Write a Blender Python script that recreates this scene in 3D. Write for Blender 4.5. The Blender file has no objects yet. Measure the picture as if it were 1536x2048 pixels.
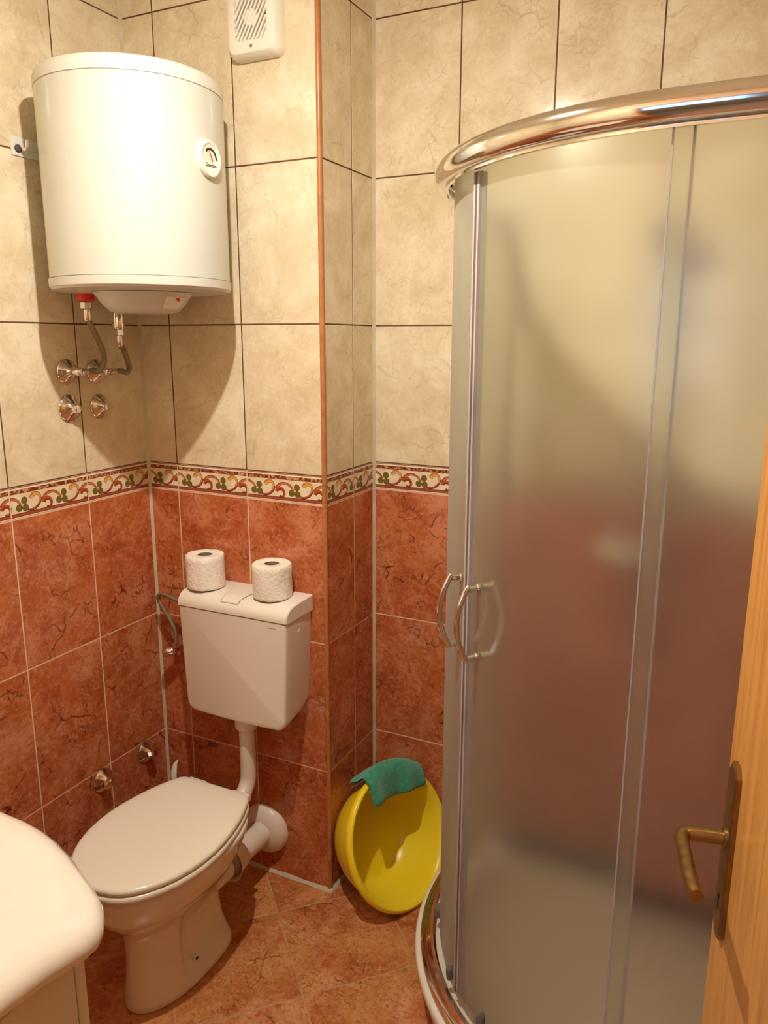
import bpy, bmesh, math, random
from mathutils import Vector, Matrix
PI = math.pi
R = math.radians
random.seed(7)
scene = bpy.context.scene
COL = scene.collection

# ------------------------------------------------------------------ camera, world, exposure
cd = bpy.data.cameras.new('camera')
cam = bpy.data.objects.new('camera', cd); COL.objects.link(cam)
cd.sensor_fit = 'VERTICAL'; cd.sensor_height = 24.0
cd.lens = 1546.48 / 2048 * 24.0
cd.clip_start = 0.02; cd.clip_end = 50
YAW, PITCH, ROLL = -0.4494, -0.2197, 0.0022
f_ = Vector((math.sin(YAW)*math.cos(PITCH), math.cos(YAW)*math.cos(PITCH), math.sin(PITCH)))
r_ = Vector((math.cos(YAW), -math.sin(YAW), 0)); u_ = r_.cross(f_)
r2 = math.cos(ROLL)*r_ + math.sin(ROLL)*u_; u2 = -math.sin(ROLL)*r_ + math.cos(ROLL)*u_
cam.matrix_world = Matrix(((r2.x, u2.x, -f_.x, 1.6497), (r2.y, u2.y, -f_.y, -1.7784), (r2.z, u2.z, -f_.z, 1.6436), (0, 0, 0, 1)))
scene.camera = cam

w = bpy.data.worlds.new('hall_glow'); scene.world = w; w.use_nodes = True
w.node_tree.nodes['Background'].inputs[0].default_value = (1.0, 0.90, 0.76, 1)
w.node_tree.nodes['Background'].inputs[1].default_value = 0.25

scene.view_settings.view_transform = 'Standard'
try: scene.view_settings.look = 'None'
except Exception: pass
scene.view_settings.exposure = 0.42
scene.view_settings.gamma = 1.0
scene.view_settings.use_curve_mapping = False

cy_ = scene.cycles
cy_.max_bounces = 7; cy_.diffuse_bounces = 4; cy_.glossy_bounces = 3; cy_.transmission_bounces = 5; cy_.transparent_max_bounces = 8
cy_.caustics_reflective = False; cy_.sample_clamp_indirect = 6.0
cy_.use_adaptive_sampling = True; cy_.adaptive_threshold = 0.05

BULB_POS = (0.875, -0.81, 2.43)
BULB_STRENGTH = 6400.0
HALL_FILL = 7.0

def area_light(name, loc, rot, sx, sy, power, color):
    ld = bpy.data.lights.new(name, 'AREA'); ld.shape = 'RECTANGLE'; ld.size = sx; ld.size_y = sy
    ld.energy = power; ld.color = color
    o = bpy.data.objects.new(name, ld); COL.objects.link(o)
    o.location = loc; o.rotation_euler = rot
    return o
# added fill light in the unseen hall: spills in through the open doorway
area_light('hall_fill_light', (1.1, -2.55, 2.52), (0, 0, 0), 0.9, 0.5, HALL_FILL, (1.0, 0.90, 0.74))

# ------------------------------------------------------------------ node helpers
class NT:
    def __init__(s, m): s.t = m.node_tree; s.n = s.t.nodes; s.l = s.t.links
    def node(s, typ, **kw):
        n = s.n.new(typ)
        for k, v in kw.items(): setattr(n, k, v)
        return n
    def put(s, sock, v):
        if v is None: return
        if isinstance(v, bpy.types.NodeSocket): s.l.new(v, sock)
        elif isinstance(v, (tuple, list)) and len(v) == 3 and sock.type == 'RGBA': sock.default_value = (*v, 1)
        else: sock.default_value = v
    def m(s, op, a, b=None, c=None):
        n = s.node('ShaderNodeMath', operation=op)
        s.put(n.inputs[0], a); s.put(n.inputs[1], b); s.put(n.inputs[2], c)
        return n.outputs[0]
    def noise(s, vec, scale, detail=3, rough=.5, dist=0.0):
        n = s.node('ShaderNodeTexNoise')
        s.put(n.inputs['Vector'], vec); n.inputs['Scale'].default_value = scale
        n.inputs['Detail'].default_value = detail; n.inputs['Roughness'].default_value = rough
        n.inputs['Distortion'].default_value = dist
        return n.outputs[0]
    def ramp(s, fac, stops, interp='LINEAR'):
        n = s.node('ShaderNodeValToRGB'); cr = n.color_ramp; cr.interpolation = interp
        while len(cr.elements) < len(stops): cr.elements.new(0.5)
        for e, (p, c) in zip(cr.elements, stops):
            e.position = p; e.color = (*c, 1) if len(c) == 3 else c
        s.put(n.inputs[0], fac); return n.outputs[0]
    def mix(s, fac, a, b, mode='MIX'):
        n = s.node('ShaderNodeMix', data_type='RGBA', blend_type=mode)
        s.put(n.inputs[0], fac); s.put(n.inputs[6], a); s.put(n.inputs[7], b)
        return n.outputs[2]

def srgb(r, g, b):
    f = lambda c: (c/255/12.92) if c/255 <= .04045 else ((c/255+.055)/1.055)**2.4
    return (f(r), f(g), f(b))

def mat(name, color=(.8, .8, .8), rough=.5, metal=0.0, coat=0.0, spec=.5, trans=0.0, ior=1.45, emit=None, estr=0.0, sss=0.0):
    m = bpy.data.materials.new(name); m.use_nodes = True
    b = m.node_tree.nodes['Principled BSDF']
    b.inputs['Base Color'].default_value = (*color, 1)
    b.inputs['Roughness'].default_value = rough; b.inputs['Metallic'].default_value = metal
    b.inputs['Coat Weight'].default_value = coat; b.inputs['Coat Roughness'].default_value = .05
    b.inputs['Specular IOR Level'].default_value = spec
    b.inputs['Transmission Weight'].default_value = trans; b.inputs['IOR'].default_value = ior
    if emit: b.inputs['Emission Color'].default_value = (*emit, 1); b.inputs['Emission Strength'].default_value = estr
    return m

def varied(name, c1, c2, scale=8.0, rough=.4, bump=0.0, bscale=60.0, **kw):
    m = mat(name, c1, rough, **kw); t = NT(m); b = t.n['Principled BSDF']
    tc = t.node('ShaderNodeTexCoord').outputs['Object']
    t.l.new(t.mix(t.ramp(t.noise(tc, scale, 4), [(.35, (0, 0, 0)), (.65, (1, 1, 1))]), c1, c2), b.inputs['Base Color'])
    if bump:
        bn = t.node('ShaderNodeBump'); bn.inputs['Strength'].default_value = bump; bn.inputs['Distance'].default_value = .002
        t.l.new(t.noise(tc, bscale, 4), bn.inputs['Height']); t.l.new(bn.outputs[0], b.inputs['Normal'])
    return m

def tile_coords(t):
    tc = t.node('ShaderNodeTexCoord').outputs['Object']
    oi = t.node('ShaderNodeObjectInfo').outputs['Random']
    v = t.node('ShaderNodeVectorMath', operation='SCALE'); v.inputs[0].default_value = (37.1, 17.7, 53.3); t.l.new(oi, v.inputs['Scale'])
    a = t.node('ShaderNodeVectorMath', operation='ADD'); t.l.new(tc, a.inputs[0]); t.l.new(v.outputs[0], a.inputs[1])
    return tc, a.outputs[0], oi

def vein(t, vec, scale, width, dist=1.0, detail=4):
    n = t.noise(vec, scale, detail, .6, dist)
    d = t.m('ABSOLUTE', t.m('SUBTRACT', n, .5))
    mr = t.node('ShaderNodeMapRange', clamp=True)
    t.put(mr.inputs[0], d); mr.inputs[1].default_value = 0; mr.inputs[2].default_value = width
    mr.inputs[3].default_value = 1; mr.inputs[4].default_value = 0
    return mr.outputs[0]

def marble(name, base, light, dark, veinc, vscale=3.2, vw=.006, vamt=.9, rough=.13, orange=None, mott=1.0):
    m = mat(name, base, rough); t = NT(m); b = t.n['Principled BSDF']
    tc, v, oi = tile_coords(t)
    ns = t.node('ShaderNodeTexNoise'); t.l.new(v, ns.inputs['Vector']); ns.inputs['Scale'].default_value = 26; ns.inputs['Detail'].default_value = 4
    w1 = t.node('ShaderNodeVectorMath', operation='SUBTRACT'); t.l.new(ns.outputs['Color'], w1.inputs[0]); w1.inputs[1].default_value = (.5, .5, .5)
    w2 = t.node('ShaderNodeVectorMath', operation='SCALE'); t.l.new(w1.outputs[0], w2.inputs[0]); w2.inputs['Scale'].default_value = .045
    w3 = t.node('ShaderNodeVectorMath', operation='ADD'); t.l.new(v, w3.inputs[0]); t.l.new(w2.outputs[0], w3.inputs[1])
    vj = w3.outputs[0]
    col = t.ramp(t.noise(v, 8, 5, .62, .5), [(.36, dark), (.5, base), (.64, light)])
    if orange: col = t.mix(t.ramp(t.noise(v, 5, 3, .5, .4), [(.45, (0, 0, 0)), (.68, (.75, .75, .75))]), col, orange)
    col = t.mix(t.ramp(t.noise(v, 60, 5, .7, .6), [(.46, (0, 0, 0)), (.68, (.75*mott,)*3)]), col, light)
    col = t.mix(t.ramp(t.noise(v, 95, 4, .7), [(.32, (.85*mott,)*3), (.50, (0, 0, 0))]), col, dark)
    def crack(vec, sc, wd, seed):
        n = t.node('ShaderNodeTexVoronoi', feature='DISTANCE_TO_EDGE'); n.inputs['Scale'].default_value = sc
        o2 = t.node('ShaderNodeVectorMath', operation='ADD'); t.l.new(vec, o2.inputs[0]); o2.inputs[1].default_value = (seed, seed*.7, seed*.3); t.l.new(o2.outputs[0], n.inputs['Vector'])
        mr = t.node('ShaderNodeMapRange', clamp=True); t.l.new(n.outputs['Distance'], mr.inputs[0])
        mr.inputs[1].default_value = wd*.25; mr.inputs[2].default_value = wd; mr.inputs[3].default_value = 1; mr.inputs[4].default_value = 0
        return mr.outputs[0]
    # pale crescent flecks, long jagged dark cracks, short fine ones
    fl = t.m('MULTIPLY', crack(vj, 34, .13, 3.1), t.ramp(t.noise(v, 24, 3), [(.55, (0, 0, 0)), (.63, (.55*mott,)*3)]))
    col = t.mix(fl, col, light)
    m1 = t.ramp(t.noise(v, 9, 3), [(.55, (0, 0, 0)), (.64, (1, 1, 1))])
    col = t.mix(t.m('MULTIPLY', t.m('MULTIPLY', crack(vj, vscale*2.3, vw*3.2, 0.0), m1), vamt), col, veinc)
    m2 = t.ramp(t.noise(v, 15, 3), [(.56, (0, 0, 0)), (.62, (1, 1, 1))])
    col = t.mix(t.m('MULTIPLY', t.m('MULTIPLY', crack(vj, vscale*6.5, vw*6.5, 7.7), m2), vamt*.8), col, veinc)
    spk = t.ramp(t.noise(v, 130, 2, .6), [(.66, (0, 0, 0)), (.72, (.5, .5, .5))])
    col = t.mix(t.m('MULTIPLY', spk, vamt*.8), col, veinc)
    t.l.new(col, b.inputs['Base Color'])
    bn = t.node('ShaderNodeBump'); bn.inputs['Strength'].default_value = .06; bn.inputs['Distance'].default_value = .002
    t.l.new(t.noise(v, 9, 2), bn.inputs['Height']); t.l.new(bn.outputs[0], b.inputs['Normal'])
    return m

# ------------------------------------------------------------------ materials
CREAM = marble('cream_tile', (.73, .61, .435), (.82, .73, .565), (.64, .52, .35), (.42, .30, .17), 3.4, .007, .38, .12, mott=.6)
RED = marble('red_tile', (.50, .135, .05), (.66, .27, .145), (.36, .072, .022), (.10, .014, .006), 3.4, .0075, .9, .12, (.52, .15, .035))
FLOORM = marble('floor_tile', (.50, .165, .055), (.66, .32, .16), (.36, .10, .03), (.13, .03, .01), 3.6, .007, .65, .28, (.58, .28, .085))

def border_material():
    m = mat('border_tile', (.8, .7, .5), .14); t = NT(m); b = t.n['Principled BSDF']
    tc, v, oi = tile_coords(t)
    sep = t.node('ShaderNodeSeparateXYZ'); t.l.new(tc, sep.inputs[0])
    X = t.m('MULTIPLY', sep.outputs[0], 1000.0); Y = t.m('MULTIPLY', sep.outputs[2], 1000.0)
    X = t.m('ADD', t.m('MODULO', t.m('ADD', X, 115.0), 124.5), 10.0)
    H = 81.6
    col = t.ramp(t.noise(v, 30, 4), [(.3, (.72, .58, .38)), (.7, (.86, .76, .57))])
    def lt(a, b_): return t.m('LESS_THAN', a, b_)
    def dist(cx, cy):
        dx = t.m('SUBTRACT', X, cx); dy = t.m('SUBTRACT', Y, cy)
        return dx, dy, t.m('SQRT', t.m('ADD', t.m('MULTIPLY', dx, dx), t.m('MULTIPLY', dy, dy)))
    outline = (.10, .02, .008)
    def arc(cx, cy, r, mid, half, wd, fill, fill2=None):
        nonlocal col
        dx, dy, L = dist(cx, cy)
        d = t.m('ABSOLUTE', t.m('SUBTRACT', L, r))
        cs = t.m('DIVIDE', t.m('ADD', t.m('MULTIPLY', dx, math.cos(R(mid))), t.m('MULTIPLY', dy, math.sin(R(mid)))), t.m('MAXIMUM', L, .01))
        inside = t.m('GREATER_THAN', cs, math.cos(R(half)))
        # the stroke tapers along its angle
        side = t.m('DIVIDE', t.m('SUBTRACT', t.m('MULTIPLY', dy, math.cos(R(mid))), t.m('MULTIPLY', dx, math.sin(R(mid)))), t.m('MAXIMUM', L, .01))
        ww = t.m('MULTIPLY', t.m('ADD', t.m('MULTIPLY', side, .25 if cx != 77 else .3), 1.0), wd)
        col = t.mix(t.m('MULTIPLY', lt(d, ww), inside), col, outline)
        f = t.mix(t.m('GREATER_THAN', L, r), fill, fill2 or fill)
        col = t.mix(t.m('MULTIPLY', lt(d, t.m('SUBTRACT', ww, 1.1)), inside), col, f)
    def disc(cx, cy, r, fill):
        nonlocal col
        dx, dy, L = dist(cx, cy)
        col = t.mix(lt(L, r), col, outline if fill[1] < .3 else (.3, .12, .02)); col = t.mix(lt(L, r-1.0), col, fill)
    RD, PK, DR, OR, OL = (.45, .10, .04), (.62, .22, .11), (.30, .04, .02), (.80, .42, .10), (.16, .13, .03)
    arc(62, 48, 31, -60, 52, 3.4, RD, DR)
    for cx in (126, 1.5): arc(cx, 22, 31, 85, 66, 3.9, PK, RD)
    arc(112, 25, 13, 45, 118, 4.6, DR, RD)
    arc(77, 43, 14, 62, 102, 4.6, OR, (.66, .27, .07))
    disc(113, 14, 5.0, DR); disc(66, 50, 5, OR)
    for c in ((25, 27), (44, 25), (42, 44)): disc(c[0], c[1], 9.6, OL)
    disc(35, 34, 4.6, (.80, .50, .16))
    band = t.ramp(t.noise(v, 130, 2, .5), [(.42, (.16, .035, .015)), (.52, (.34, .10, .05)), (.60, (.60, .33, .18))])
    yf = t.m('DIVIDE', Y, H)
    def stripe(lo, hi, c):
        nonlocal col
        col = t.mix(t.m('MULTIPLY', t.m('GREATER_THAN', yf, lo), lt(yf, hi)), col, c)
    cr = (.86, .76, .57)
    stripe(.79, .905, band); stripe(.905, .955, cr); stripe(.955, 1.01, (.20, .06, .025)); stripe(.775, .79, (.25, .05, .02))
    stripe(-.01, .03, (.30, .10, .05)); stripe(.03, .065, cr); stripe(.065, .16, (.34, .08, .045)); stripe(.155, .175, (.16, .03, .015)); stripe(.06, .075, (.16, .03, .015))
    t.l.new(col, b.inputs['Base Color'])
    return m
BORDER = border_material()
GROUT_DARK = varied('dark_grout', (.10, .045, .02), (.16, .08, .04), 20, .8)
GROUT_PINK = varied('pale_grout', (.72, .48, .34), (.80, .60, .42), 20, .8)
GROUT_FLOOR = varied('floor_grout', (.42, .25, .13), (.55, .36, .2), 20, .8)
SILICONE = varied('silicone', (.52, .46, .35), (.62, .56, .43), 14, .45)
WOODTRIM = varied('orange_brown_trim', (.42, .15, .05), (.50, .21, .08), 25, .3)
PLASTER = varied('white_plaster', (.80, .74, .64), (.84, .78, .68), 5, .8)
CERAMIC = varied('white_ceramic', (.80, .755, .68), (.82, .775, .70), 3, .08, coat=.6)
LIDPL = varied('seat_plastic', (.80, .74, .64), (.83, .77, .67), 3, .18)
CISTPL = varied('cistern_plastic', (.80, .735, .66), (.82, .755, .68), 3, .25)
PIPEPL = varied('pipe_plastic', (.76, .68, .60), (.80, .72, .64), 6, .3)
ENAMEL = varied('white_enamel', (.57, .575, .53), (.59, .595, .55), 3, .36, bump=.03, bscale=300, coat=.5)
HEATCAP = varied('heater_cap_plastic', (.62, .605, .56), (.64, .625, .58), 3, .3)
CHROME = varied('chrome', (.80, .77, .72), (.84, .81, .76), 5, .07, metal=1.0)
CHROME_RAIL = varied('polished_aluminium', (.82, .79, .74), (.86, .83, .78), 5, .09, metal=1.0)
BRAID = varied('steel_braid', (.24, .20, .13), (.42, .37, .27), 420, .34, bump=.9, bscale=900, metal=.85)
RUBBER = varied('dark_rubber', (.05, .045, .04), (.07, .06, .05), 20, .6)
GREYPL = varied('grey_plastic', (.12, .12, .10), (.20, .20, .17), 40, .35)
REDPL = varied('red_plastic', (.75, .03, .02), (.80, .05, .03), 12, .35)
YELLOW = varied('yellow_plastic', (.88, .67, .018), (.90, .71, .03), 4, .3)
BRONZE = varied('antique_bronze', (.28, .17, .055), (.34, .21, .075), 60, .3, metal=.9, bump=.1, bscale=150)
WHITEPL = varied('white_plastic', (.80, .77, .68), (.83, .80, .71), 6, .35)
DARK = varied('dark_print_and_hole_shade', (.02, .018, .015), (.03, .026, .02), 20, .7)  # gauge print; also the shade inside holes, put into the colour
CABM = varied('cabinet_white', (.74, .70, .62), (.77, .73, .65), 4, .35)
TRAYM = varied('tray_acrylic', (.80, .76, .66), (.83, .79, .69), 3, .12, coat=.4)
PAPER = varied('toilet_paper', (.88, .83, .76), (.91, .86, .79), 20, .95, bump=.9, bscale=125)
for n_ in PAPER.node_tree.nodes:
    if n_.type == 'BUMP': n_.inputs['Distance'].default_value = .0035
CARD = varied('cardboard', (.25, .17, .11), (.32, .23, .15), 30, .9)
SEALM = varied('clear_seal', (.42, .37, .36), (.52, .46, .44), 10, .2)
SEALD = varied('dark_seal', (.12, .08, .09), (.17, .12, .12), 10, .3)
PLATEM = varied('galvanised_plate', (.70, .68, .66), (.78, .76, .74), 20, .4)
HALLM = varied('hall_plaster', (.55, .42, .28), (.60, .46, .31), 5, .8)

def cloth_mat():
    m = varied('green_microfibre', (.025, .27, .17), (.06, .38, .25), 120, .95, bump=.8, bscale=700)
    m.node_tree.nodes['Principled BSDF'].inputs['Sheen Weight'].default_value = .4
    return m
CLOTH = cloth_mat()

def wood_mat():
    m = mat('orange_wood_veneer', (.5, .2, .05), .32); t = NT(m); b = t.n['Principled BSDF']
    tc = t.node('ShaderNodeTexCoord').outputs['Object']
    mp = t.node('ShaderNodeMapping'); mp.inputs['Scale'].default_value = (14, 14, .9); t.l.new(tc, mp.inputs[0])
    n = t.noise(mp.outputs[0], 3.0, 5, .6, 1.5)
    t.l.new(t.ramp(n, [(.3, (.52, .215, .045)), (.5, (.66, .30, .07)), (.7, (.74, .37, .10))]), b.inputs['Base Color'])
    return m
WOOD = wood_mat()

def glass_mats():
    """pane: clear outside faces, acid-frosted inside face"""
    m = bpy.data.materials.new('clear_glass_face'); m.use_nodes = True; t = NT(m); out = t.n['Material Output']; t.n.remove(t.n['Principled BSDF'])
    tr = t.node('ShaderNodeBsdfTransparent'); tr.inputs[0].default_value = (.98, .99, .95, 1)
    gl = t.node('ShaderNodeBsdfGlossy'); gl.inputs['Roughness'].default_value = .10
    mx = t.node('ShaderNodeMixShader'); mx.inputs[0].default_value = .015; t.l.new(tr.outputs[0], mx.inputs[1]); t.l.new(gl.outputs[0], mx.inputs[2])
    t.l.new(mx.outputs[0], out.inputs[0])
    f = bpy.data.materials.new('frosted_glass_face'); f.use_nodes = True; t = NT(f); out = t.n['Material Output']; t.n.remove(t.n['Principled BSDF'])
    rf = t.node('ShaderNodeBsdfRefraction'); rf.inputs['Color'].default_value = (.985, 1, .915, 1); rf.inputs['Roughness'].default_value = .85; rf.inputs['IOR'].default_value = 1.075
    tl = t.node('ShaderNodeBsdfTranslucent'); tl.inputs[0].default_value = (.98, .96, .87, 1)
    df = t.node('ShaderNodeBsdfDiffuse'); df.inputs[0].default_value = (.80, .79, .70, 1)
    m1 = t.node('ShaderNodeMixShader'); m1.inputs[0].default_value = .40; t.l.new(tl.outputs[0], m1.inputs[1]); t.l.new(df.outputs[0], m1.inputs[2])
    m2 = t.node('ShaderNodeMixShader'); lw = t.node('ShaderNodeLayerWeight'); lw.inputs[0].default_value = .5
    t.l.new(t.m('ADD', t.m('MULTIPLY', t.m('POWER', lw.outputs['Facing'], 3.0), .72), .14), m2.inputs[0])
    t.l.new(rf.outputs[0], m2.inputs[1]); t.l.new(m1.outputs[0], m2.inputs[2])
    gl = t.node('ShaderNodeBsdfGlossy'); gl.inputs['Roughness'].default_value = .42; gl.inputs[0].default_value = (1, 1, 1, 1)
    m3 = t.node('ShaderNodeMixShader'); m3.inputs[0].default_value = .016; t.l.new(m2.outputs[0], m3.inputs[1]); t.l.new(gl.outputs[0], m3.inputs[2])
    t.l.new(m3.outputs[0], out.inputs[0])
    return [m, f]
GLASS = glass_mats()

# ------------------------------------------------------------------ object helpers
def mesh_obj(name, verts, faces, material, parent=None, smooth=False, mats=None, fmat=None, autosmooth=None):
    me = bpy.data.meshes.new(name); me.from_pydata([tuple(v) for v in verts], [], faces); me.update()
    for mm in (mats or [material]): me.materials.append(mm)
    if fmat:
        for p, i in zip(me.polygons, fmat): p.material_index = i
    if smooth:
        me.polygons.foreach_set('use_smooth', [True]*len(me.polygons))
        if autosmooth is not None:
            try: me.set_sharp_from_angle(angle=R(autosmooth))
            except Exception: pass
    o = bpy.data.objects.new(name, me); COL.objects.link(o)
    if parent: o.parent = parent
    return o

def thing(name, label, cat, loc=(0, 0, 0), group=None, rz=0.0):
    o = bpy.data.objects.new(name, None); COL.objects.link(o); o.location = loc; o.rotation_euler = (0, 0, rz)
    o.empty_display_size = .05
    o['label'] = label; o['category'] = cat
    if group: o['group'] = group
    return o
def tag(o, label, cat, group=None):
    o['label'] = label; o['category'] = cat
    if group: o['group'] = group
    return o
def struct(o): o['kind'] = 'structure'; return o

class B:
    """collects geometry in the local frame of a thing whose base is at `o`"""
    def __init__(s, origin=(0, 0, 0)): s.v = []; s.f = []; s.o = Vector(origin)
    def add(s, vs, fs):
        k = len(s.v); s.v += [Vector(v)-s.o for v in vs]; s.f += [tuple(i+k for i in f) for f in fs]
    def box(s, x0, x1, y0, y1, z0, z1, bev=0.0):
        if bev <= 0:
            vs = [(x, y, z) for z in (z0, z1) for y in (y0, y1) for x in (x0, x1)]
            s.add(vs, [(0, 2, 3, 1), (4, 5, 7, 6), (0, 1, 5, 4), (2, 6, 7, 3), (0, 4, 6, 2), (1, 3, 7, 5)]); return s
        bm = bmesh.new(); bmesh.ops.create_cube(bm, size=1.0)
        for v in bm.verts: v.co = Vector(((x0+x1)/2+v.co.x*(x1-x0), (y0+y1)/2+v.co.y*(y1-y0), (z0+z1)/2+v.co.z*(z1-z0)))
        bmesh.ops.bevel(bm, geom=bm.edges[:], offset=bev, segments=3, affect='EDGES', profile=.5)
        bm.verts.index_update(); s.add([v.co.copy() for v in bm.verts], [tuple(v.index for v in f.verts) for f in bm.faces]); bm.free(); return s
    def rings(s, rings, cap0=True, cap1=True, closed=True):
        n = len(rings[0]); vs = [p for r in rings for p in r]; fs = []
        for i in range(len(rings)-1):
            for j in range(n if closed else n-1):
                a = i*n+j; b_ = i*n+(j+1) % n; fs.append((a, b_, b_+n, a+n))
        if cap0: fs.append(tuple(range(n))[::-1])
        if cap1: fs.append(tuple(range((len(rings)-1)*n, len(rings)*n)))
        s.add(vs, fs); return s
    def tube(s, pts, rad, seg=16, cap=True, ratio=1.0, up=None):
        pts = [Vector(p) for p in pts]; n = len(pts)
        rads = rad if isinstance(rad, (list, tuple)) else [rad]*n
        rings = []; prev = None
        for i, p in enumerate(pts):
            t = (pts[min(i+1, n-1)]-pts[max(i-1, 0)]).normalized()
            if prev is None:
                a = Vector(up) if up else (Vector((0, 0, 1)) if abs(t.z) < .9 else Vector((1, 0, 0)))
            else: a = prev
            a = (a-t*a.dot(t)).normalized(); b_ = t.cross(a); prev = a
            rings.append([p+rads[i]*(math.cos(2*PI*k/seg)*a+math.sin(2*PI*k/seg)*b_*ratio) for k in range(seg)])
        s.rings(rings, cap, cap); return s
    def lathe(s, prof, base, axis=(0, 0, 1), seg=32, cap0=True, cap1=True):
        """prof: (radius, distance along axis)"""
        A = Vector(axis).normalized(); h = Vector((0, 0, 1)) if abs(A.z) < .9 else Vector((1, 0, 0))
        a = (h-A*h.dot(A)).normalized(); b_ = A.cross(a); base = Vector(base)
        s.rings([[base+A*d+max(r, 1e-5)*(math.cos(2*PI*k/seg)*a+math.sin(2*PI*k/seg)*b_) for k in range(seg)] for r, d in prof], cap0, cap1); return s
    def obj(s, name, material, parent=None, smooth=True, angle=35, **kw):
        return mesh_obj(name, s.v, s.f, material, parent, smooth, autosmooth=angle, **kw)

def smooth_path(pts, n=8):
    P = [Vector(p) for p in pts]; P = [2*P[0]-P[1]]+P+[2*P[-1]-P[-2]]; out = []
    for i in range(1, len(P)-2):
        for k in range(n):
            t = k/n; a, b_, c, d = P[i-1], P[i], P[i+1], P[i+2]
            out.append(.5*((2*b_)+(-a+c)*t+(2*a-5*b_+4*c-d)*t*t+(-a+3*b_-3*c+d)*t**3))
    out.append(P[-2]); return out

# ------------------------------------------------------------------ room numbers
W1, DY = 0.6153, 0.2926           # boxed-in shaft: right edge of its face, depth of its side
XR, YN, ZC = 1.86, -1.50, 2.62    # right wall, door wall, ceiling
ZS = [0.0, .4004, .8004, 1.2004]; ZB = 1.2820
ZU = [1.2820, 1.6820, 2.0820, 2.4820, ZC]
JW = 0.0034                        # joint width
GD = 0.0008                        # joint depth

tile_cache = {}
def tile_mesh(w_, h_, material, tag_):
    key = (round(w_, 4), round(h_, 4), tag_)
    if key in tile_cache: return tile_cache[key]
    g = JW/2; c = .0012; th = .006
    x0, x1, z0, z1 = g, w_-g, g, h_-g
    vs = []
    for (ins, y) in ((0, th), (0, c*.8), (c, 0.0)):
        vs += [(x0+ins, y, z0+ins), (x1-ins, y, z0+ins), (x1-ins, y, z1-ins), (x0+ins, y, z1-ins)]
    fs = [(8, 9, 10, 11)]
    for k in (0, 4):
        for j in range(4): fs.append((k+j, k+(j+1) % 4, k+4+(j+1) % 4, k+4+j))
    me = bpy.data.meshes.new(tag_); me.from_pydata(vs, [], fs); me.update(); me.materials.append(material)
    tile_cache[key] = me; return me

def tile_run(parent, origin, rz, cuts, z_lo=0.0, z_hi=9.0):
    """lay tiles along local +X from origin; cuts = joint positions along the run"""
    M = Matrix.Translation(origin) @ Matrix.Rotation(rz, 4, 'Z')
    rows = [(ZS[0], ZS[1], RED, 'tile'), (ZS[1], ZS[2], RED, 'tile'), (ZS[2], ZS[3], RED, 'tile'), (ZS[3], ZB, BORDER, 'border_tile')]
    rows += [(a, b_, CREAM, 'tile') for a, b_ in zip(ZU[:-1], ZU[1:])]
    for a, b_ in zip(cuts[:-1], cuts[1:]):
        for z0, z1, mm, nm in rows:
            if z1 <= z_lo+.001 or z0 >= z_hi-.001: continue
            z0c, z1c = max(z0, z_lo), min(z1, z_hi)
            me = tile_mesh(b_-a, z1c-z0c, mm, nm if nm == 'border_tile' else ('red_tile' if mm is RED else 'cream_tile'))
            o = bpy.data.objects.new(nm, me); COL.objects.link(o)
            o.parent = parent; o.matrix_local = M @ Matrix.Translation((a, 0, z0c))

def wall_base(name, x0, x1, y0, y1, holes=()):
    b = B()
    b.box(x0, x1, y0, y1, 0, ZB-.001); n1 = len(b.f)
    b.box(x0, x1, y0, y1, ZB-.001, ZC)
    o = mesh_obj(name, b.v, b.f, None, mats=[GROUT_PINK, GROUT_DARK], fmat=[0]*n1+[1]*(len(b.f)-n1))
    return struct(o)

# ------------------------------------------------------------------ walls
wl = wall_base('wall_left', -.10, -GD, YN-.12, 0.0)
cuts = [0]; L = 1.5 + 0.0
d1 = .2418
js = [-d1-.25*k for k in range(6)]
run = sorted([YN]+[y for y in js if y > YN+.02]+[0.0])
tile_run(wl, (0, 0, 0), PI/2, run)
wb = wall_base('wall_back', -.10, W1-.02, GD, DY+.10)
tile_run(wb, (0, 0, 0), 0, [0, .1095, .3595, W1-.0005])
ws = wall_base('wall_shaft_side', W1-.02, W1-GD, GD, DY+GD)
tile_run(ws, (W1, 0, 0), PI/2, [.0006, .1659, DY])
wr = wall_base('wall_shower', W1-GD, XR+.10, DY+GD, DY+.12)
xs = [W1, W1+.2537]; 
while xs[-1]+.25 < XR-.02: xs.append(xs[-1]+.25)
xs.append(XR)
tile_run(wr, (0, DY, 0), 0, xs)
wri = wall_base('wall_right', XR+GD, XR+.10, YN-.12, DY)
run = [0]+[.17+.25*k for k in range(7)]+[DY-YN]
tile_run(wri, (XR, DY, 0), -PI/2, run)
# door wall with its opening
OX0, OX1, OZ = 1.06, 1.83, 2.06
wn = struct(mesh_obj('wall_door', *(lambda b: (b.v, b.f))(B().box(-.10, OX0-.03, YN-.12, YN-GD, 0, ZC).box(OX0-.03, XR+.02, YN-.12, YN-GD, OZ+.03, ZC).box(OX1+.03-.001, XR+.02, YN-.12, YN-GD, 0, OZ+.03)), GROUT_PINK))
tile_run(wn, (OX0-.045, YN, 0), PI, [.0+.25*k for k in range(4)]+[OX0-.045])
b = B()
b.box(OX0-.03, OX0, YN-.13, YN+.01, 0, OZ).box(OX1, OX1+.028, YN-.13, YN+.01, 0, OZ).box(OX0-.03, OX1+.028, YN-.13, YN+.01, OZ, OZ+.03)
struct(b.obj('door_frame_1'.replace('_frame_1', '_1'), WOOD, None, smooth=False))
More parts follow.
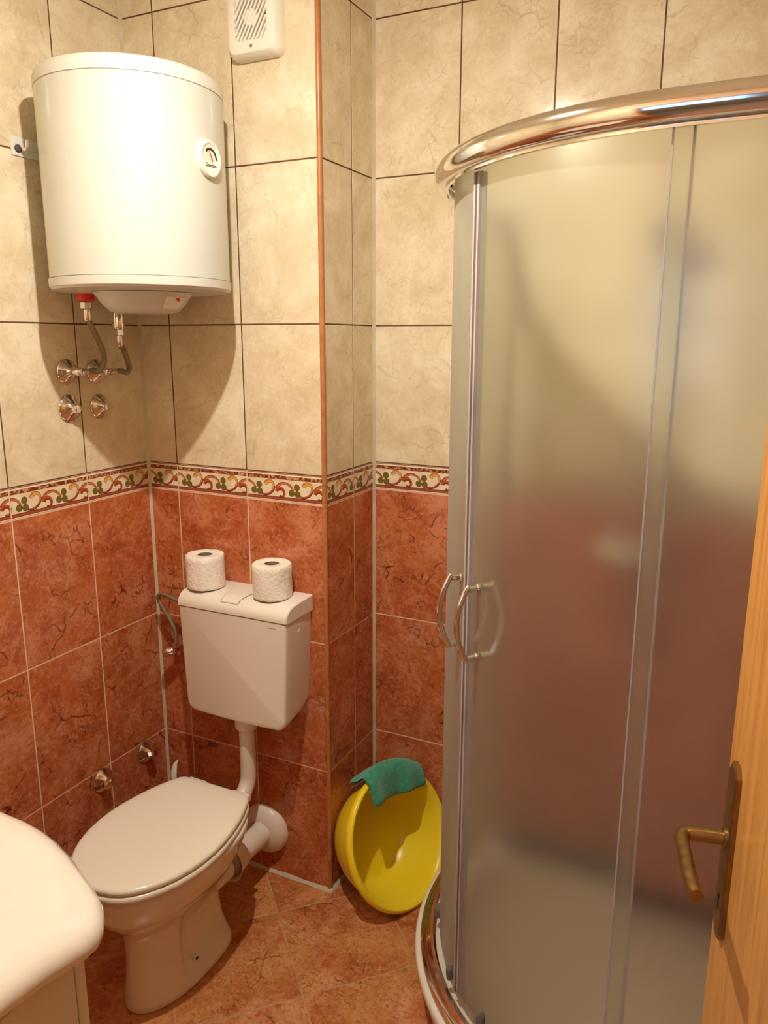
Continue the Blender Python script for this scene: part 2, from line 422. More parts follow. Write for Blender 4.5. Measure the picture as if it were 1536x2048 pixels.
# ceiling, floor
struct(B().box(-.10, XR+.1, YN-.12, DY+.1, ZC, ZC+.08).obj('ceiling', PLASTER, smooth=False))
fl = struct(B().box(-.10, XR+.1, YN-.12, DY+.1, -.08, -.0012).obj('floor', GROUT_FLOOR, smooth=False))

def clip_poly(poly, inside, inter):
    out = []
    for i, p in enumerate(poly):
        q = poly[(i+1) % len(poly)]
        if inside(p): out.append(p)
        if inside(p) != inside(q): out.append(inter(p, q))
    return out
def clip_rect(poly, x0, x1, y0, y1):
    for ax, lim, sg in ((0, x0, 1), (0, x1, -1), (1, y0, 1), (1, y1, -1)):
        ins = lambda p: sg*(p[ax]-lim) >= 0
        def it(p, q):
            t = (lim-p[ax])/(q[ax]-p[ax]); return (p[0]+t*(q[0]-p[0]), p[1]+t*(q[1]-p[1]))
        if poly: poly = clip_poly(poly, ins, it)
    return poly
FT = .3147
def lay_floor():
    s = .5**.5
    # lattice of joints: along (1,1)/sqrt2 with offset u, along (1,-1)/sqrt2 with offset v
    u0, v0 = (.519-.146)*s, (.519+.146)*s
    g = .002
    regions = [(0, W1, YN-.12, 0), (W1, XR, YN-.12, DY)]
    for i in range(-9, 9):
        for j in range(-9, 9):
            ua, ub = u0+i*FT+g, u0+(i+1)*FT-g; va, vb = v0+j*FT+g, v0+(j+1)*FT-g
            poly = [((uu+vv)*s, (uu-vv)*s) for uu, vv in ((ua, va), (ua, vb), (ub, vb), (ub, va))]
            cands = []
            pp = clip_rect(poly, 0, XR, YN-.12, DY)
            if not pp or len(pp) < 3: continue
            # cut away the shaft corner
            a = clip_rect(pp, 0, W1, YN-.12, 0); b_ = clip_rect(pp, W1, XR, YN-.12, DY)
            if a and b_ and len(a) > 2 and len(b_) > 2:
                hit_shaft = any(p[0] < W1-1e-6 and p[1] > 1e-6 for p in pp)
                cands = [a, b_] if hit_shaft else [pp]
            else: cands = [x for x in (a, b_) if x and len(x) > 2]
            for c in cands:
                ar = sum(c[k][0]*c[(k+1) % len(c)][1]-c[(k+1) % len(c)][0]*c[k][1] for k in range(len(c)))/2
                if abs(ar) < 2e-4: continue
                if ar < 0: c = c[::-1]
                n = len(c); ox = sum(p[0] for p in c)/n; oy = sum(p[1] for p in c)/n
                vs = [(x-ox, y-oy, -.006) for x, y in c]+[((x-ox), (y-oy), -.0006) for x, y in c]+[((x-ox)*.994, (y-oy)*.994, 0) for x, y in c]
                fs = [tuple(range(2*n, 3*n))]+[(k+m_, k+(m_+1) % n, k+n+(m_+1) % n, k+n+m_) for k in (0, n) for m_ in range(n)]
                o = mesh_obj('tile', vs, fs, FLOORM, fl); o.location = (ox, oy, 0)
lay_floor()

# trim: quarter-round on the shaft edge, silicone in corners and along the floor
b = B(); b.tube([(W1-.0045, .0045, .003), (W1-.0045, .0045, ZC-.001)], .0072, 16)
struct(b.obj('trim_1', WOODTRIM))
k = 2
for (x, y, sx, sy) in ((0, 0, 1, -1), (W1, DY, 1, -1), (XR, DY, -1, -1)):
    b = B(); q = .0075
    pts = [(x-sx*.001, y-sy*.001), (x+sx*q, y-sy*.001), (x+sx*q*.45, y+sy*q*.45), (x-sx*.001, y+sy*q)]
    b.rings([[(px, py, z) for px, py in pts] for z in (.003, ZC-.001)])
    struct(b.obj('trim_%d' % k, SILICONE)); k += 1
def floor_bead(p, q, nx, ny, name):
    b = B(); s_ = .009
    P, Q = Vector((*p, 0)), Vector((*q, 0)); n = Vector((nx, ny, 0))
    rings = []
    for i in range(13):
        c = P.lerp(Q, i/12); s2 = s_*(1+.18*math.sin(i*2.3))
        rings.append([c-n*.001+Vector((0, 0, -.001)), c+n*s2+Vector((0, 0, -.001)), c+n*s2*.5+Vector((0, 0, s2*.5)), c-n*.001+Vector((0, 0, s2))])
    b.rings(rings); struct(b.obj(name, SILICONE))
floor_bead((0, 0), (W1+.008, 0), 0, -1, 'baseboard_back')
floor_bead((W1, -.008), (W1, DY), 1, 0, 'baseboard_shaft')
floor_bead((W1, DY), (.94, DY), 0, -1, 'baseboard_shower')
floor_bead((0, YN), (0, 0), 1, 0, 'baseboard_left')

# hall behind the camera: plain walls and a day-lit window
hx0, hx1, hy = -.3, 2.9, -3.7
struct(B().box(hx0-.1, hx1+.1, hy-.1, YN-.12, -.08, 0).obj('floor_hall', GROUT_FLOOR, smooth=False))
struct(B().box(hx0-.1, hx1+.1, hy-.1, YN-.12, ZC, ZC+.08).obj('ceiling_hall', PLASTER, smooth=False))
struct(B().box(hx0-.1, hx0, hy, YN-.12, 0, ZC).obj('wall_hall_left', HALLM, smooth=False))
struct(B().box(hx1, hx1+.1, hy, YN-.12, 0, ZC).obj('wall_hall_right', HALLM, smooth=False))
struct(B().box(XR+.02, hx1, YN-.12, YN-.02, 0, ZC).obj('wall_hall_side', HALLM, smooth=False))
WX0, WX1, WZ0, WZ1 = .10, 1.46, 1.35, 2.2
struct(B().box(hx0, WX0, hy-.1, hy, 0, ZC).box(WX1, hx1, hy-.1, hy, 0, ZC).box(WX0, WX1, hy-.1, hy, 0, WZ0).box(WX0, WX1, hy-.1, hy, WZ1, ZC).obj('wall_hall_far', HALLM, smooth=False))
win = struct(B().box(WX0, WX0+.05, hy-.07, hy-.02, WZ0, WZ1).box(WX1-.05, WX1, hy-.07, hy-.02, WZ0, WZ1).box(WX0, WX1, hy-.07, hy-.02, WZ0, WZ0+.05).box(WX0, WX1, hy-.07, hy-.02, WZ1-.05, WZ1).box((WX0+WX1)/2-.025, (WX0+WX1)/2+.025, hy-.07, hy-.02, WZ0, WZ1).obj('window_1', WHITEPL, smooth=False))
SKY = mat('daylight_pane', (.5, .6, .8), .1, emit=(.20, .50, 1.0), estr=4.0)
for a_ in (WX0+.05, (WX0+WX1)/2+.025):
    B().box(a_, a_+(WX1-WX0)/2-.075, hy-.05, hy-.045, WZ0+.05, WZ1-.05).obj('pane', SKY, win, smooth=False)

# ------------------------------------------------------------------ ceiling lamp
t = thing('ceiling_lamp', 'round white ceiling lamp with a bare bulb above the toilet side of the room', 'lamp', (BULB_POS[0], BULB_POS[1], ZC))
bx_, by_ = BULB_POS[:2]; o_ = (bx_, by_, ZC)
B(o_).lathe([(.055, 0), (.055, -.012), (.045, -.022), (.02, -.026)], (bx_, by_, ZC), seg=32).obj('canopy', WHITEPL, t)
B(o_).lathe([(.018, -.02), (.02, -.05), (.02, -.12), (.024, -.150), (.024, -.181)], (bx_, by_, ZC), seg=24).obj('socket', WHITEPL, t)
GLOW = mat('lit_bulb', (1, .9, .7), .3, emit=(1.0, .93, .79), estr=BULB_STRENGTH)
B(o_).lathe([(.0165, -.1805), (.0160, -.183), (.0140, -.1855), (.009, -.1875), (.002, -.1882)], (bx_, by_, ZC), seg=20).obj('bulb', GLOW, t)

# ------------------------------------------------------------------ water heater
HX, HY, HR = .242, -.241, .213
o_ = (HX, HY, 1.75)
wh = thing('water_heater', 'large white cylindrical electric water heater hanging on the left wall', 'water heater', o_)
B(o_).lathe([(HR-.003, 1.782), (HR, 1.784), (HR, 2.196), (HR-.003, 2.198)], (HX, HY, 0), seg=96).obj('tank_shell', ENAMEL, wh)
B(o_).lathe([(HR-.004, 2.196), (HR+.001, 2.198), (HR+.0015, 2.217), (HR-.006, 2.229), (HR-.025, 2.237), (HR-.09, 2.242), (.02, 2.244)], (HX, HY, 0), seg=96).obj('top_cap', HEATCAP, wh)
B(o_).lathe([(.02, 1.752), (HR-.03, 1.754), (HR-.004, 1.757), (HR+.002, 1.763), (HR+.003, 1.781), (HR-.004, 1.783)], (HX, HY, 0), seg=96).obj('bottom_cap', HEATCAP, wh)
# thermostat cover: shallow truncated bowl under the tank
cvx, cvy = .262, -.262
cov = B(o_).lathe([(.118, 1.7525), (.112, 1.745), (.098, 1.725), (.082, 1.710), (.066, 1.704), (.02, 1.7035)], (cvx, cvy, 0), seg=48).obj('thermostat_cover', HEATCAP, wh)
d = Vector((.72, -.69, 0)).normalized(); sd = Vector((-d.y, d.x, 0))
c0 = Vector((cvx, cvy, 0))
def on_cover(a, z, r): 
    return c0+(d*math.cos(a)+sd*math.sin(a))*r+Vector((0, 0, z))
b = B(o_); P = [on_cover(.42, 1.742, .111), on_cover(.95, 1.742, .111), on_cover(.95, 1.716, .092), on_cover(.42, 1.716, .092)]
nrm = (P[1]-P[0]).cross(P[3]-P[0]).normalized()
if nrm.dot(d) < 0: nrm = -nrm
b.rings([[p-nrm*.003 for p in P], [p+nrm*.0025 for p in P]]); b.obj('cover_recess', WHITEPL, cov)
b = B(o_); c1 = on_cover(.75, 1.735, .108); b.lathe([(.004, -.002), (.004, .003), (.002, .004)], c1, nrm, 12).obj('indicator_lamp', REDPL, cov)
for a in (-.45,):
    b = B(o_); b.lathe([(.004, -.003), (.004, .0015), (.002, .002)], on_cover(a, 1.744, .1115), d, 12).obj('screw', PLATEM, cov)
# mounting plate and hook on the wall
b = B(o_); b.box(.001, .004, -.391, -.20, 2.068, 2.110); 
mp = b.obj('mounting_plate', PLATEM, wh, smooth=False)
B(o_).tube(smooth_path([(.002, -.368, 2.086), (.022, -.368, 2.082), (.028, -.366, 2.086), (.03, -.365, 2.102)], 4), .0045, 10).obj('hook', CHROME, mp)
B(o_).lathe([(.009, .002), (.009, .006), (.005, .009)], (.002, -.374, 2.084), (1, 0, 0), 12).obj('anchor_bolt', RUBBER, mp)
# gauge
ga = R(1.5); gn = Vector((math.cos(ga), math.sin(ga), 0)); gt = Vector((-gn.y, gn.x, 0))
gc = Vector((HX, HY, 2.046))+gn*(HR-.003)
gg = B(o_).lathe([(.041, 0), (.041, .008), (.038, .012), (.034, .0125), (.031, .0105), (.028, .010), (.001, .010)], gc, gn, 40).obj('temperature_gauge', WHITEPL, wh)
def gpt(a, r, h): return gc+gn*h+gt*(r*math.sin(a))+Vector((0, 0, r*math.cos(a)))
b = B(o_); n_ = 16; A0, A1 = R(-48), R(88)
b.rings([[gpt(A0+(A1-A0)*i/n_, .019, .0098), gpt(A0+(A1-A0)*i/n_, .024, .0098), gpt(A0+(A1-A0)*i/n_, .024, .0108), gpt(A0+(A1-A0)*i/n_, .019, .0108)] for i in range(n_+1)])
b.obj('scale_arc', DARK, gg)
b = B(o_); nd0, nd1 = gpt(R(-18), .020, .0115), gpt(R(120), .006, .0115)
sdv = (nd1-nd0).cross(gn).normalized()
b.rings([[nd0-sdv*.0004, nd0+sdv*.0004, nd0+sdv*.0004+gn*.0008, nd0-sdv*.0004+gn*.0008], [nd1-sdv*.002, nd1+sdv*.002, nd1+sdv*.002+gn*.0008, nd1-sdv*.002+gn*.0008]])
b.obj('needle', REDPL, gg)
fc = bpy.data.curves.new('gauge_lettering', 'FONT'); fc.body = 'Quantum'; fc.size = .0105; fc.shear = .3; fc.align_x = 'CENTER'; fc.extrude = .0002
fo = bpy.data.objects.new('gauge_lettering', fc); COL.objects.link(fo)
bpy.context.view_layer.update()
me = bpy.data.meshes.new_from_object(fo.evaluated_get(bpy.context.evaluated_depsgraph_get())); bpy.data.objects.remove(fo)
me.materials.clear(); me.materials.append(DARK)
fo = bpy.data.objects.new('gauge_lettering', me); COL.objects.link(fo); fo.parent = gg
lp = gc+gn*.0106+Vector((0, 0, -.0165))-Vector(o_)
fo.matrix_local = Matrix(((gt.x, 0, gn.x, lp.x), (gt.y, 0, gn.y, lp.y), (0, 1, 0, lp.z), (0, 0, 0, 1)))
fo['kind'] = 'stuff'

# inlets (belong to the heater)
def nut(b, x, y, z0, z1, r): b.lathe([(r*.9, z0), (r, z0+.001), (r, z1-.001), (r*.9, z1)], (x, y, 0), seg=6)
IN_H, IN_C = (.095, -.287), (.095, -.182)
B(o_).lathe([(.019, 1.735), (.021, 1.737), (.021, 1.754)], (*IN_H, 0), seg=24).obj('hot_outlet_collar', REDPL, wh)
B(o_).lathe([(.012, 1.715), (.012, 1.754)], (*IN_C, 0), seg=20).obj('cold_inlet_pipe', CHROME, wh)
b = B(o_); b.lathe([(.015, 1.668), (.0165, 1.672), (.0165, 1.70), (.013, 1.715), (.013, 1.72)], (*IN_C, 0), seg=20)
b.obj('safety_valve', CHROME, wh)

# ------------------------------------------------------------------ wall fittings, hoses
def rosette(b, c, ax, r):
    b.lathe([(r, 0), (r, .003), (r*.93, .006), (r*.72, .010), (r*.42, .021), (r*.34, .024)], c, ax, 32)
def hose(name, label, top, zt, wy, wz, mid, group):
    o_ = (0.0, wy, wz)
    t = thing(name, label, 'pipe', o_, group)
    pts = smooth_path([(top[0], top[1], zt-.028), (top[0]+.002, top[1]+.002, zt-.045)]+mid+[(.048, wy+.045, wz+.001), (.048, wy+.025, wz)], 8)
    B(o_).tube(pts, .0074, 14).obj('braided_hose', BRAID, t)
    b = B(o_); nut(b, top[0], top[1], zt-.016, zt, .015); b.obj('union_nut', CHROME, t)
    B(o_).lathe([(.0085, zt-.045), (.0095, zt-.043), (.0095, zt-.018), (.008, zt-.016)], (top[0], top[1], 0), seg=16).obj('ferrule', CHROME, t)
    b = B(o_); rosette(b, (.0005, wy, wz), (1, 0, 0), .033); b.obj('wall_rosette', CHROME, t)
    b = B(o_); b.lathe([(.010, .02), (.010, .048), (.006, .055)], (0, wy, wz), (1, 0, 0), 16)
    b.obj('elbow', CHROME, t)
    B(o_).lathe([(.0095, 0), (.0095, .022), (.0075, .026)], (.048, wy+.002, wz), (0, 1, 0), 14).obj('hose_end', CHROME, t)
hose('water_hose', 'braided steel hose from the red heater outlet to the upper left chrome wall rosette', IN_H, 1.733, -.283, 1.559,
     [(.092, -.262, 1.655), (.082, -.232, 1.615), (.068, -.215, 1.585), (.055, -.222, 1.562)], 'braided hoses under the heater')
hose('water_hose', 'braided steel hose from the heater cold inlet beside the corner', IN_C, 1.668, -.182, 1.556,
     [(.092, -.168, 1.62), (.082, -.146, 1.59), (.066, -.122, 1.565), (.055, -.122, 1.552)], 'braided hoses under the heater')
def stop(name, label, wy, wz, r, capr, cap_mat, grp, ln=.04):
    o_ = (0, wy, wz); t = thing(name, label, 'valve', o_, grp)
    b = B(o_); rosette(b, (.0005, wy, wz), (1, 0, 0), r); b.obj('rosette', CHROME, t)
    B(o_).lathe([(capr, .018), (capr, ln-.006), (capr*.85, ln-.001), (capr*.5, ln)], (0, wy, wz), (1, 0, 0), 20).obj('cap', cap_mat, t)
stop('wall_stop_valve', 'chrome stop valve with thick clear knob below the hoses, nearer the camera', -.284, 1.463, .036, .0125, CHROME, 'stop valves below the heater', .036)
stop('wall_stop_valve', 'chrome stop valve with small flat knob below the hoses, nearer the corner', -.178, 1.460, .034, .0095, CHROME, 'stop valves below the heater', .030)
def low_valve(label, wy, wz):
    o_ = (0, wy, wz); t = thing('bidet_valve', label, 'valve', o_, 'low chrome wall valves beside the toilet')
    b = B(o_); rosette(b, (.0005, wy, wz), (1, 0, 0), .036); b.obj('rosette', CHROME, t)
    B(o_).lathe([(.0125, .016), (.0125, .036), (.009, .039)], (0, wy, wz), (1, 0, 0), 18).obj('stem', CHROME, t)
    B(o_).lathe([(.008, 0), (.012, .003), (.013, .017), (.010, .02)], (.022, wy-.006, wz+.002), (.6, -.35, -.45), 8).obj('knob', CHROME, t)
low_valve('chrome wall valve low on the red tiles, nearer the washbasin', -.279, .366)
low_valve('chrome wall valve low on the red tiles, nearer the room corner', -.096, .366)

# ------------------------------------------------------------------ exhaust fan
o_ = (.447, 0, 2.39)
fan = thing('exhaust_fan', 'square white wall exhaust fan with slanted slats at the top of the wall', 'fan', o_)
def rrect(cx, cz, hw, hh, r, y, n=6):
    pts = []
    for (sx, sz, a0) in ((1, 1, 0), (-1, 1, 90), (-1, -1, 180), (1, -1, 270)):
        for i in range(n+1):
            a = R(a0+90*i/n); pts.append((cx+sx*(hw-r)+r*math.cos(a), y, cz+sz*(hh-r)+r*math.sin(a)))
    return pts
FX, FZ = .448, 2.398
b = B(o_); b.rings([rrect(FX, FZ, .076, .078, .02, 0.0), rrect(FX, FZ, .076, .078, .02, -.018), rrect(FX, FZ, .073, .075, .02, -.03), rrect(FX, FZ, .067, .069, .02, -.038)], cap1=False)
b.rings([rrect(FX, FZ, .067, .069, .02, -.038), rrect(FX, FZ, .064, .066, .019, -.0395), rrect(FX, FZ+.007, .046, .05, .006, -.0395), rrect(FX, FZ+.007, .045, .049, .006, -.033)], False, False)
b.rings([rrect(FX, FZ+.007, .045, .049, .006, -.0335), rrect(FX, FZ+.007, .045, .049, .006, -.0330)][::-1], True, True)
b.obj('housing', WHITEPL, fan)
b = B(o_); b.lathe([(.043, 0), (.043, .0012)], (FX, -.0336, FZ+.007), (0, -1, 0), 32).obj('fan_opening_shade', DARK, fan)  # dark disc behind the slats stands in for the shaded opening
b = B(o_); b.lathe([(.019, 0), (.019, .0022), (.015, .003)], (FX, -.0345, FZ+.007), (0, -1, 0), 24).obj('motor_hub', WHITEPL, fan)
sl = R(58); dx, dz = math.cos(sl), math.sin(sl)
for i in range(-6, 7):
    off = i*.0098; px, pz = -dz*off, dx*off
    # clip the slat line to the opening rectangle
    ts = []
    lo, hi = -1.0, 1.0
    for (p, dd, lim) in ((px, dx, .045), (pz, dz, .049)):
        t1, t2 = (-lim-p)/dd, (lim-p)/dd; lo = max(lo, min(t1, t2)); hi = min(hi, max(t1, t2))
    if hi-lo < .012: continue
    a = Vector((FX+px+dx*lo, -.0375, FZ+.007+pz+dz*lo)); c = Vector((FX+px+dx*hi, -.0375, FZ+.007+pz+dz*hi))
    n_ = Vector((-dz, 0, dx))*.0026; y_ = Vector((0, .0022, 0))
    b = B(o_); b.rings([[e-n_-y_, e+n_-y_, e+n_+y_, e-n_+y_] for e in (a, c)]); b.obj('slat', WHITEPL, fan, smooth=False)
B(o_).lathe([(.0042, 0), (.0042, .001)], (FX, -.0393, FZ-.056), (0, -1, 0), 14).obj('indicator_lens', CARD, fan)

# ------------------------------------------------------------------ toilet
TX = .3855
o_ = (TX, -.43, 0)
toilet = thing('toilet', 'white floor standing toilet with closed lid beside the left wall', 'toilet', o_)
def tring(z, hw, yf, yb, p=2.3, pb=3.2, rec=0.0, n=56):
    yc = yf+(yb-yf)*.56; pts = []
    for i in range(n):
        a = 2*PI*i/n; c, s_ = math.cos(a), math.sin(a)
        pp = pb if s_ > 0 else p
        x = math.copysign(abs(c)**(2/pp), c)*hw; y = math.copysign(abs(s_)**(2/pp), s_)
        y = yc+(y*(yb-yc) if s_ > 0 else y*(yc-yf))
        k_ = 1/(1+math.exp(-(y+.475)/.004))
        x *= 1-rec*k_
        pts.append((TX+x, y, z))
    return pts
rr = [(.0, .090, -.598, -.262, 0), (.006, .092, -.600, -.262, 0), (.02, .091, -.598, -.262, .03), (.04, .088, -.596, -.264, .20), (.07, .084, -.592, -.266, .38), (.12, .078, -.588, -.268, .42), (.17, .077, -.588, -.268, .38),
      (.205, .080, -.594, -.265, .22), (.232, .090, -.606, -.258, .10), (.255, .108, -.626, -.250, .03), (.28, .127, -.648, -.242, 0), (.31, .144, -.666, -.232, 0), (.345, .158, -.678, -.222, 0), (.372, .167, -.684, -.216, 0), (.389, .170, -.686, -.214, 0), (.394, .167, -.682, -.217, 0)]
b = B(o_); b.rings([tring(z, hw, yf, yb, 2.1 if z < .24 else 2.2, 2.5 if z > .24 else 3.4, rec) for z, hw, yf, yb, rec in rr])
bowl = b.obj('bowl', CERAMIC, toilet, angle=80)
LID = [(-.232, .085), (-.236, .105), (-.245, .118), (-.262, .128), (-.30, .144), (-.34, .157), (-.38, .166), (-.42, .1725), (-.46, .175), (-.50, .173), (-.54, .166), (-.58, .153), (-.61, .138), (-.64, .118), (-.66, .100), (-.675, .080), (-.686, .056), (-.692, .03)]
def outline(off=0.0, z=0, sc=1.0):
    pts = [(TX+w_, y, z) for y, w_ in LID]+[(TX, -.694, z)]+[(TX-w_, y, z) for y, w_ in LID[::-1]]
    c = Vector((TX, -.455, 0)); out = []
    n = len(pts)
    for i, p in enumerate(pts):
        a = Vector(pts[(i-1) % n]); c_ = Vector(pts[(i+1) % n]); t_ = (c_-a).normalized(); nn = Vector((t_.y, -t_.x, 0))
        if nn.dot(Vector(p)-Vector((c.x, c.y, z))) < 0: nn = -nn
        q = Vector(p)+nn*off; out.append((c.x+(q.x-c.x)*sc, c.y+(q.y-c.y)*sc, z))
    return out
b = B(o_); b.rings([outline(-.012, .3945), outline(-.001, .3955), outline(.002, .401), outline(.002, .409), outline(-.002, .4125), outline(-.012, .413)])
b.obj('seat', LIDPL, toilet, angle=60)
b = B(o_); b.rings([outline(-.014, .4145), outline(-.003, .4155), outline(-.001, .419), outline(0, .425), outline(-.0035, .4295), outline(-.010, .4318), outline(-.010, .4330, .90), outline(-.010, .4337, .7), outline(-.010, .434, .4)])
b.obj('lid', LIDPL, toilet, angle=60)
for sx in (-1, 1):
    B(o_).lathe([(.009, -.028), (.011, -.026), (.011, .026), (.009, .028)], (TX+sx*.075, -.222, .408), (1, 0, 0), 16).obj('hinge', LIDPL, toilet)
# screw hole at the foot
hn = Vector((1, -.12, .25)).normalized()
B(o_).lathe([(.0085, -.004), (.0085, .0025), (.006, .003)], (.4535, -.432, .052), hn, 18).obj('fixing_cap', LIDPL, toilet)
B(o_).lathe([(.0045, 0), (.0045, .0035)], (.4535, -.432, .052), hn, 14).obj('fixing_hole_shade', DARK, toilet)  # shade of the screw hole, as a raised dark disc
# spigot of the pan going into the waste pipe
B(o_).lathe([(.044, -.03), (.044, .05)], (TX, -.275, .165), (0, 1, 0), 28).obj('outlet_spigot', CERAMIC, toilet)

# waste pipe
o_ = (TX, 0, .15)
wp = thing('waste_pipe', 'short white plastic waste pipe with round wall flange behind the toilet', 'pipe', o_)
ax = Vector((0, -1, .10)).normalized()
B(o_).lathe([(.080, 0), (.080, .006), (.076, .016), (.066, .024), (.060, .028), (.045, .034), (.042, .034)], (TX, 0, .150), (0, -1, 0), 48).obj('wall_flange', PIPEPL, wp)
B(o_).tube([(TX, -.02, .150), (TX, -.10, .152), (TX, -.19, .158)], .037, 32).obj('pipe_tube', PIPEPL, wp)
B(o_).lathe([(.0385, 0), (.043, .004), (.048, .03), (.054, .055), (.058, .060), (.056, .0605), (.050, .055), (.048, .035)], (TX, -.145, .156), (0, -1, .06), 36).obj('rubber_collar', PIPEPL, wp)

# flush pipe
o_ = (TX, -.07, .56)
fp = thing('flush_pipe', 'white bent plastic flush pipe between the cistern and the toilet', 'pipe', o_)
PX = TX-.005
B(o_).tube(smooth_path([(PX, -.075, .575), (PX, -.075, .50), (PX, -.075, .40), (PX, -.080, .355), (PX, -.105, .325), (PX, -.15, .308), (PX, -.205, .295)], 8), .0235, 24).obj('bent_tube', PIPEPL, fp)
B(o_).lathe([(.031, .528), (.034, .533), (.035, .575)], (PX, -.075, 0), seg=28).obj('collar_nut', PIPEPL, fp)

# ------------------------------------------------------------------ cistern
o_ = (TX, 0, .585)
ci = thing('cistern', 'white plastic wall hung cistern above the toilet', 'cistern', o_)
def cist_outline(y, ins=0.0, rise=0.0):
    ht, hb, zt, zb, r = .1825-ins, .170-ins, .8965, .578+ins+rise, .028
    pts = [(TX+ht, y, zt), (TX-ht, y, zt)]
    for i in range(7):
        a = R(180+90*i/6); pts.append((TX-hb+r+r*math.cos(a), y, zb+r+r*math.sin(a)))
    for i in range(1, 6): pts.append((TX-hb+r+(2*hb-2*r)*i/6, y, zb-.004*math.sin(PI*i/6)))
    for i in range(7):
        a = R(270+90*i/6); pts.append((TX+hb-r+r*math.cos(a), y, zb+r+r*math.sin(a)))
    return pts
b = B(o_); b.rings([cist_outline(-.001, .004, .028), cist_outline(-.04, .001, .016), cist_outline(-.10, 0, .004), cist_outline(-.128, 0, .001), cist_outline(-.134, .0015, .001), cist_outline(-.137, .006, .003)])
body = b.obj('tank', CISTPL, ci, angle=50)
prof = [(-.001, .8985), (-.1345, .8985), (-.139, .900), (-.1395, .908), (-.136, .919), (-.128, .929), (-.115, .9365), (-.095, .9405), (-.06, .9425), (-.001, .944)]
b = B(o_)
def lidring(x, k): return [(x, (y if y > -.05 else y*(1-.0) )+ (0 if k == 0 else .0), z-(0 if k == 0 else .002)) for y, z in prof]
rings = []
for x, dz_ in ((TX-.1845, -.003), (TX-.182, -.0006), (TX-.178, 0), (TX+.178, 0), (TX+.182, -.0006), (TX+.1845, -.003)):
    rings.append([(x, y*(1 if dz_ == 0 else (1-abs(dz_)*8)), (z+dz_ if z > .905 else z)) for y, z in prof])
b.rings(rings); lid_c = b.obj('cistern_lid', CISTPL, ci, angle=30)
# flush button: a tapered plate let into the lid
def lid_z(y):
    for (y0, z0), (y1, z1) in zip(prof[1:-1], prof[2:]):
        if y0 <= y <= y1: return z0+(z1-z0)*(y-y0)/(y1-y0)
    return .944
def plate(h0, h1, g):
    n_ = 8; left = []; right = []
    for i in range(n_+1):
        y = -.127-g+(.082+2*g)*i/n_; f = i/n_
        hw_ = .028+.017*f+g-.003*math.sin(PI*f)
        left.append((TX-.008-hw_, y)); right.append((TX-.008+hw_, y))
    vs = []; fs = []
    for (l, r__) in zip(left, right):
        for h in (h0, h1):
            vs += [(l[0], l[1], lid_z(l[1])+h), (r__[0], r__[1], lid_z(r__[1])+h)]
    for i in range(n_):
        k0 = i*4
        fs += [(k0+2, k0+3, k0+7, k0+6), (k0, k0+4, k0+5, k0+1), (k0, k0+2, k0+6, k0+4), (k0+1, k0+5, k0+7, k0+3)]
    fs += [(0, 1, 3, 2), (n_*4, n_*4+2, n_*4+3, n_*4+1)]
    return vs, fs
v_, f_s = plate(-.002, .0006, .0022); b = B(o_); b.add(v_, f_s); b.obj('button_gap_shade', GREYPL, lid_c, smooth=False)  # larger dark plate under the button imitates the shaded slit
v_, f_s = plate(-.002, .0016, 0); b = B(o_); b.add(v_, f_s); b.obj('flush_button', CISTPL, lid_c, smooth=False)
B(o_).box(TX+.122, TX+.148, -.1374, -.1355, .8800, .8818).obj('nameplate_strip', CARD, body, smooth=False)
B(o_).lathe([(.0125, -.002), (.0125, .0012), (.0115, .0015), (.0105, .0010), (.002, .0010)], (TX+.1795, -.075, .868), (1, 0, 0), 24).obj('side_plug', CISTPL, body)

# cistern supply: valve and hose
o_ = (.085, 0, .70)
sv = thing('angle_valve', 'small chrome angle valve with hose to the cistern by the corner', 'valve', o_)
b = B(o_); b.lathe([(.022, 0), (.022, .002), (.012, .008)], (.10, 0, .705), (0, -1, 0), 24); b.obj('rosette', CHROME, sv)
B(o_).lathe([(.0085, 0), (.0085, .045), (.006, .05)], (.10, -.003, .705), (0, -1, 0), 16).obj('valve_body', CHROME, sv)
B(o_).lathe([(.009, .002), (.015, .010), (.016, .036), (.012, .042)], (.10, -.040, .705), (-.75, -.35, -.2), 10).obj('valve_knob', CHROME, sv)
b = B(o_); nut(b, .10, -.040, .714, .732, .011); b.obj('union_nut', CHROME, sv)
B(o_).tube(smooth_path([(.10, -.040, .730), (.10, -.040, .765), (.086, -.042, .80), (.058, -.045, .842), (.048, -.048, .868), (.062, -.052, .884), (.10, -.055, .882), (.16, -.06, .872), (.205, -.06, .868)], 8), .0062, 14).obj('braided_hose', BRAID, sv)

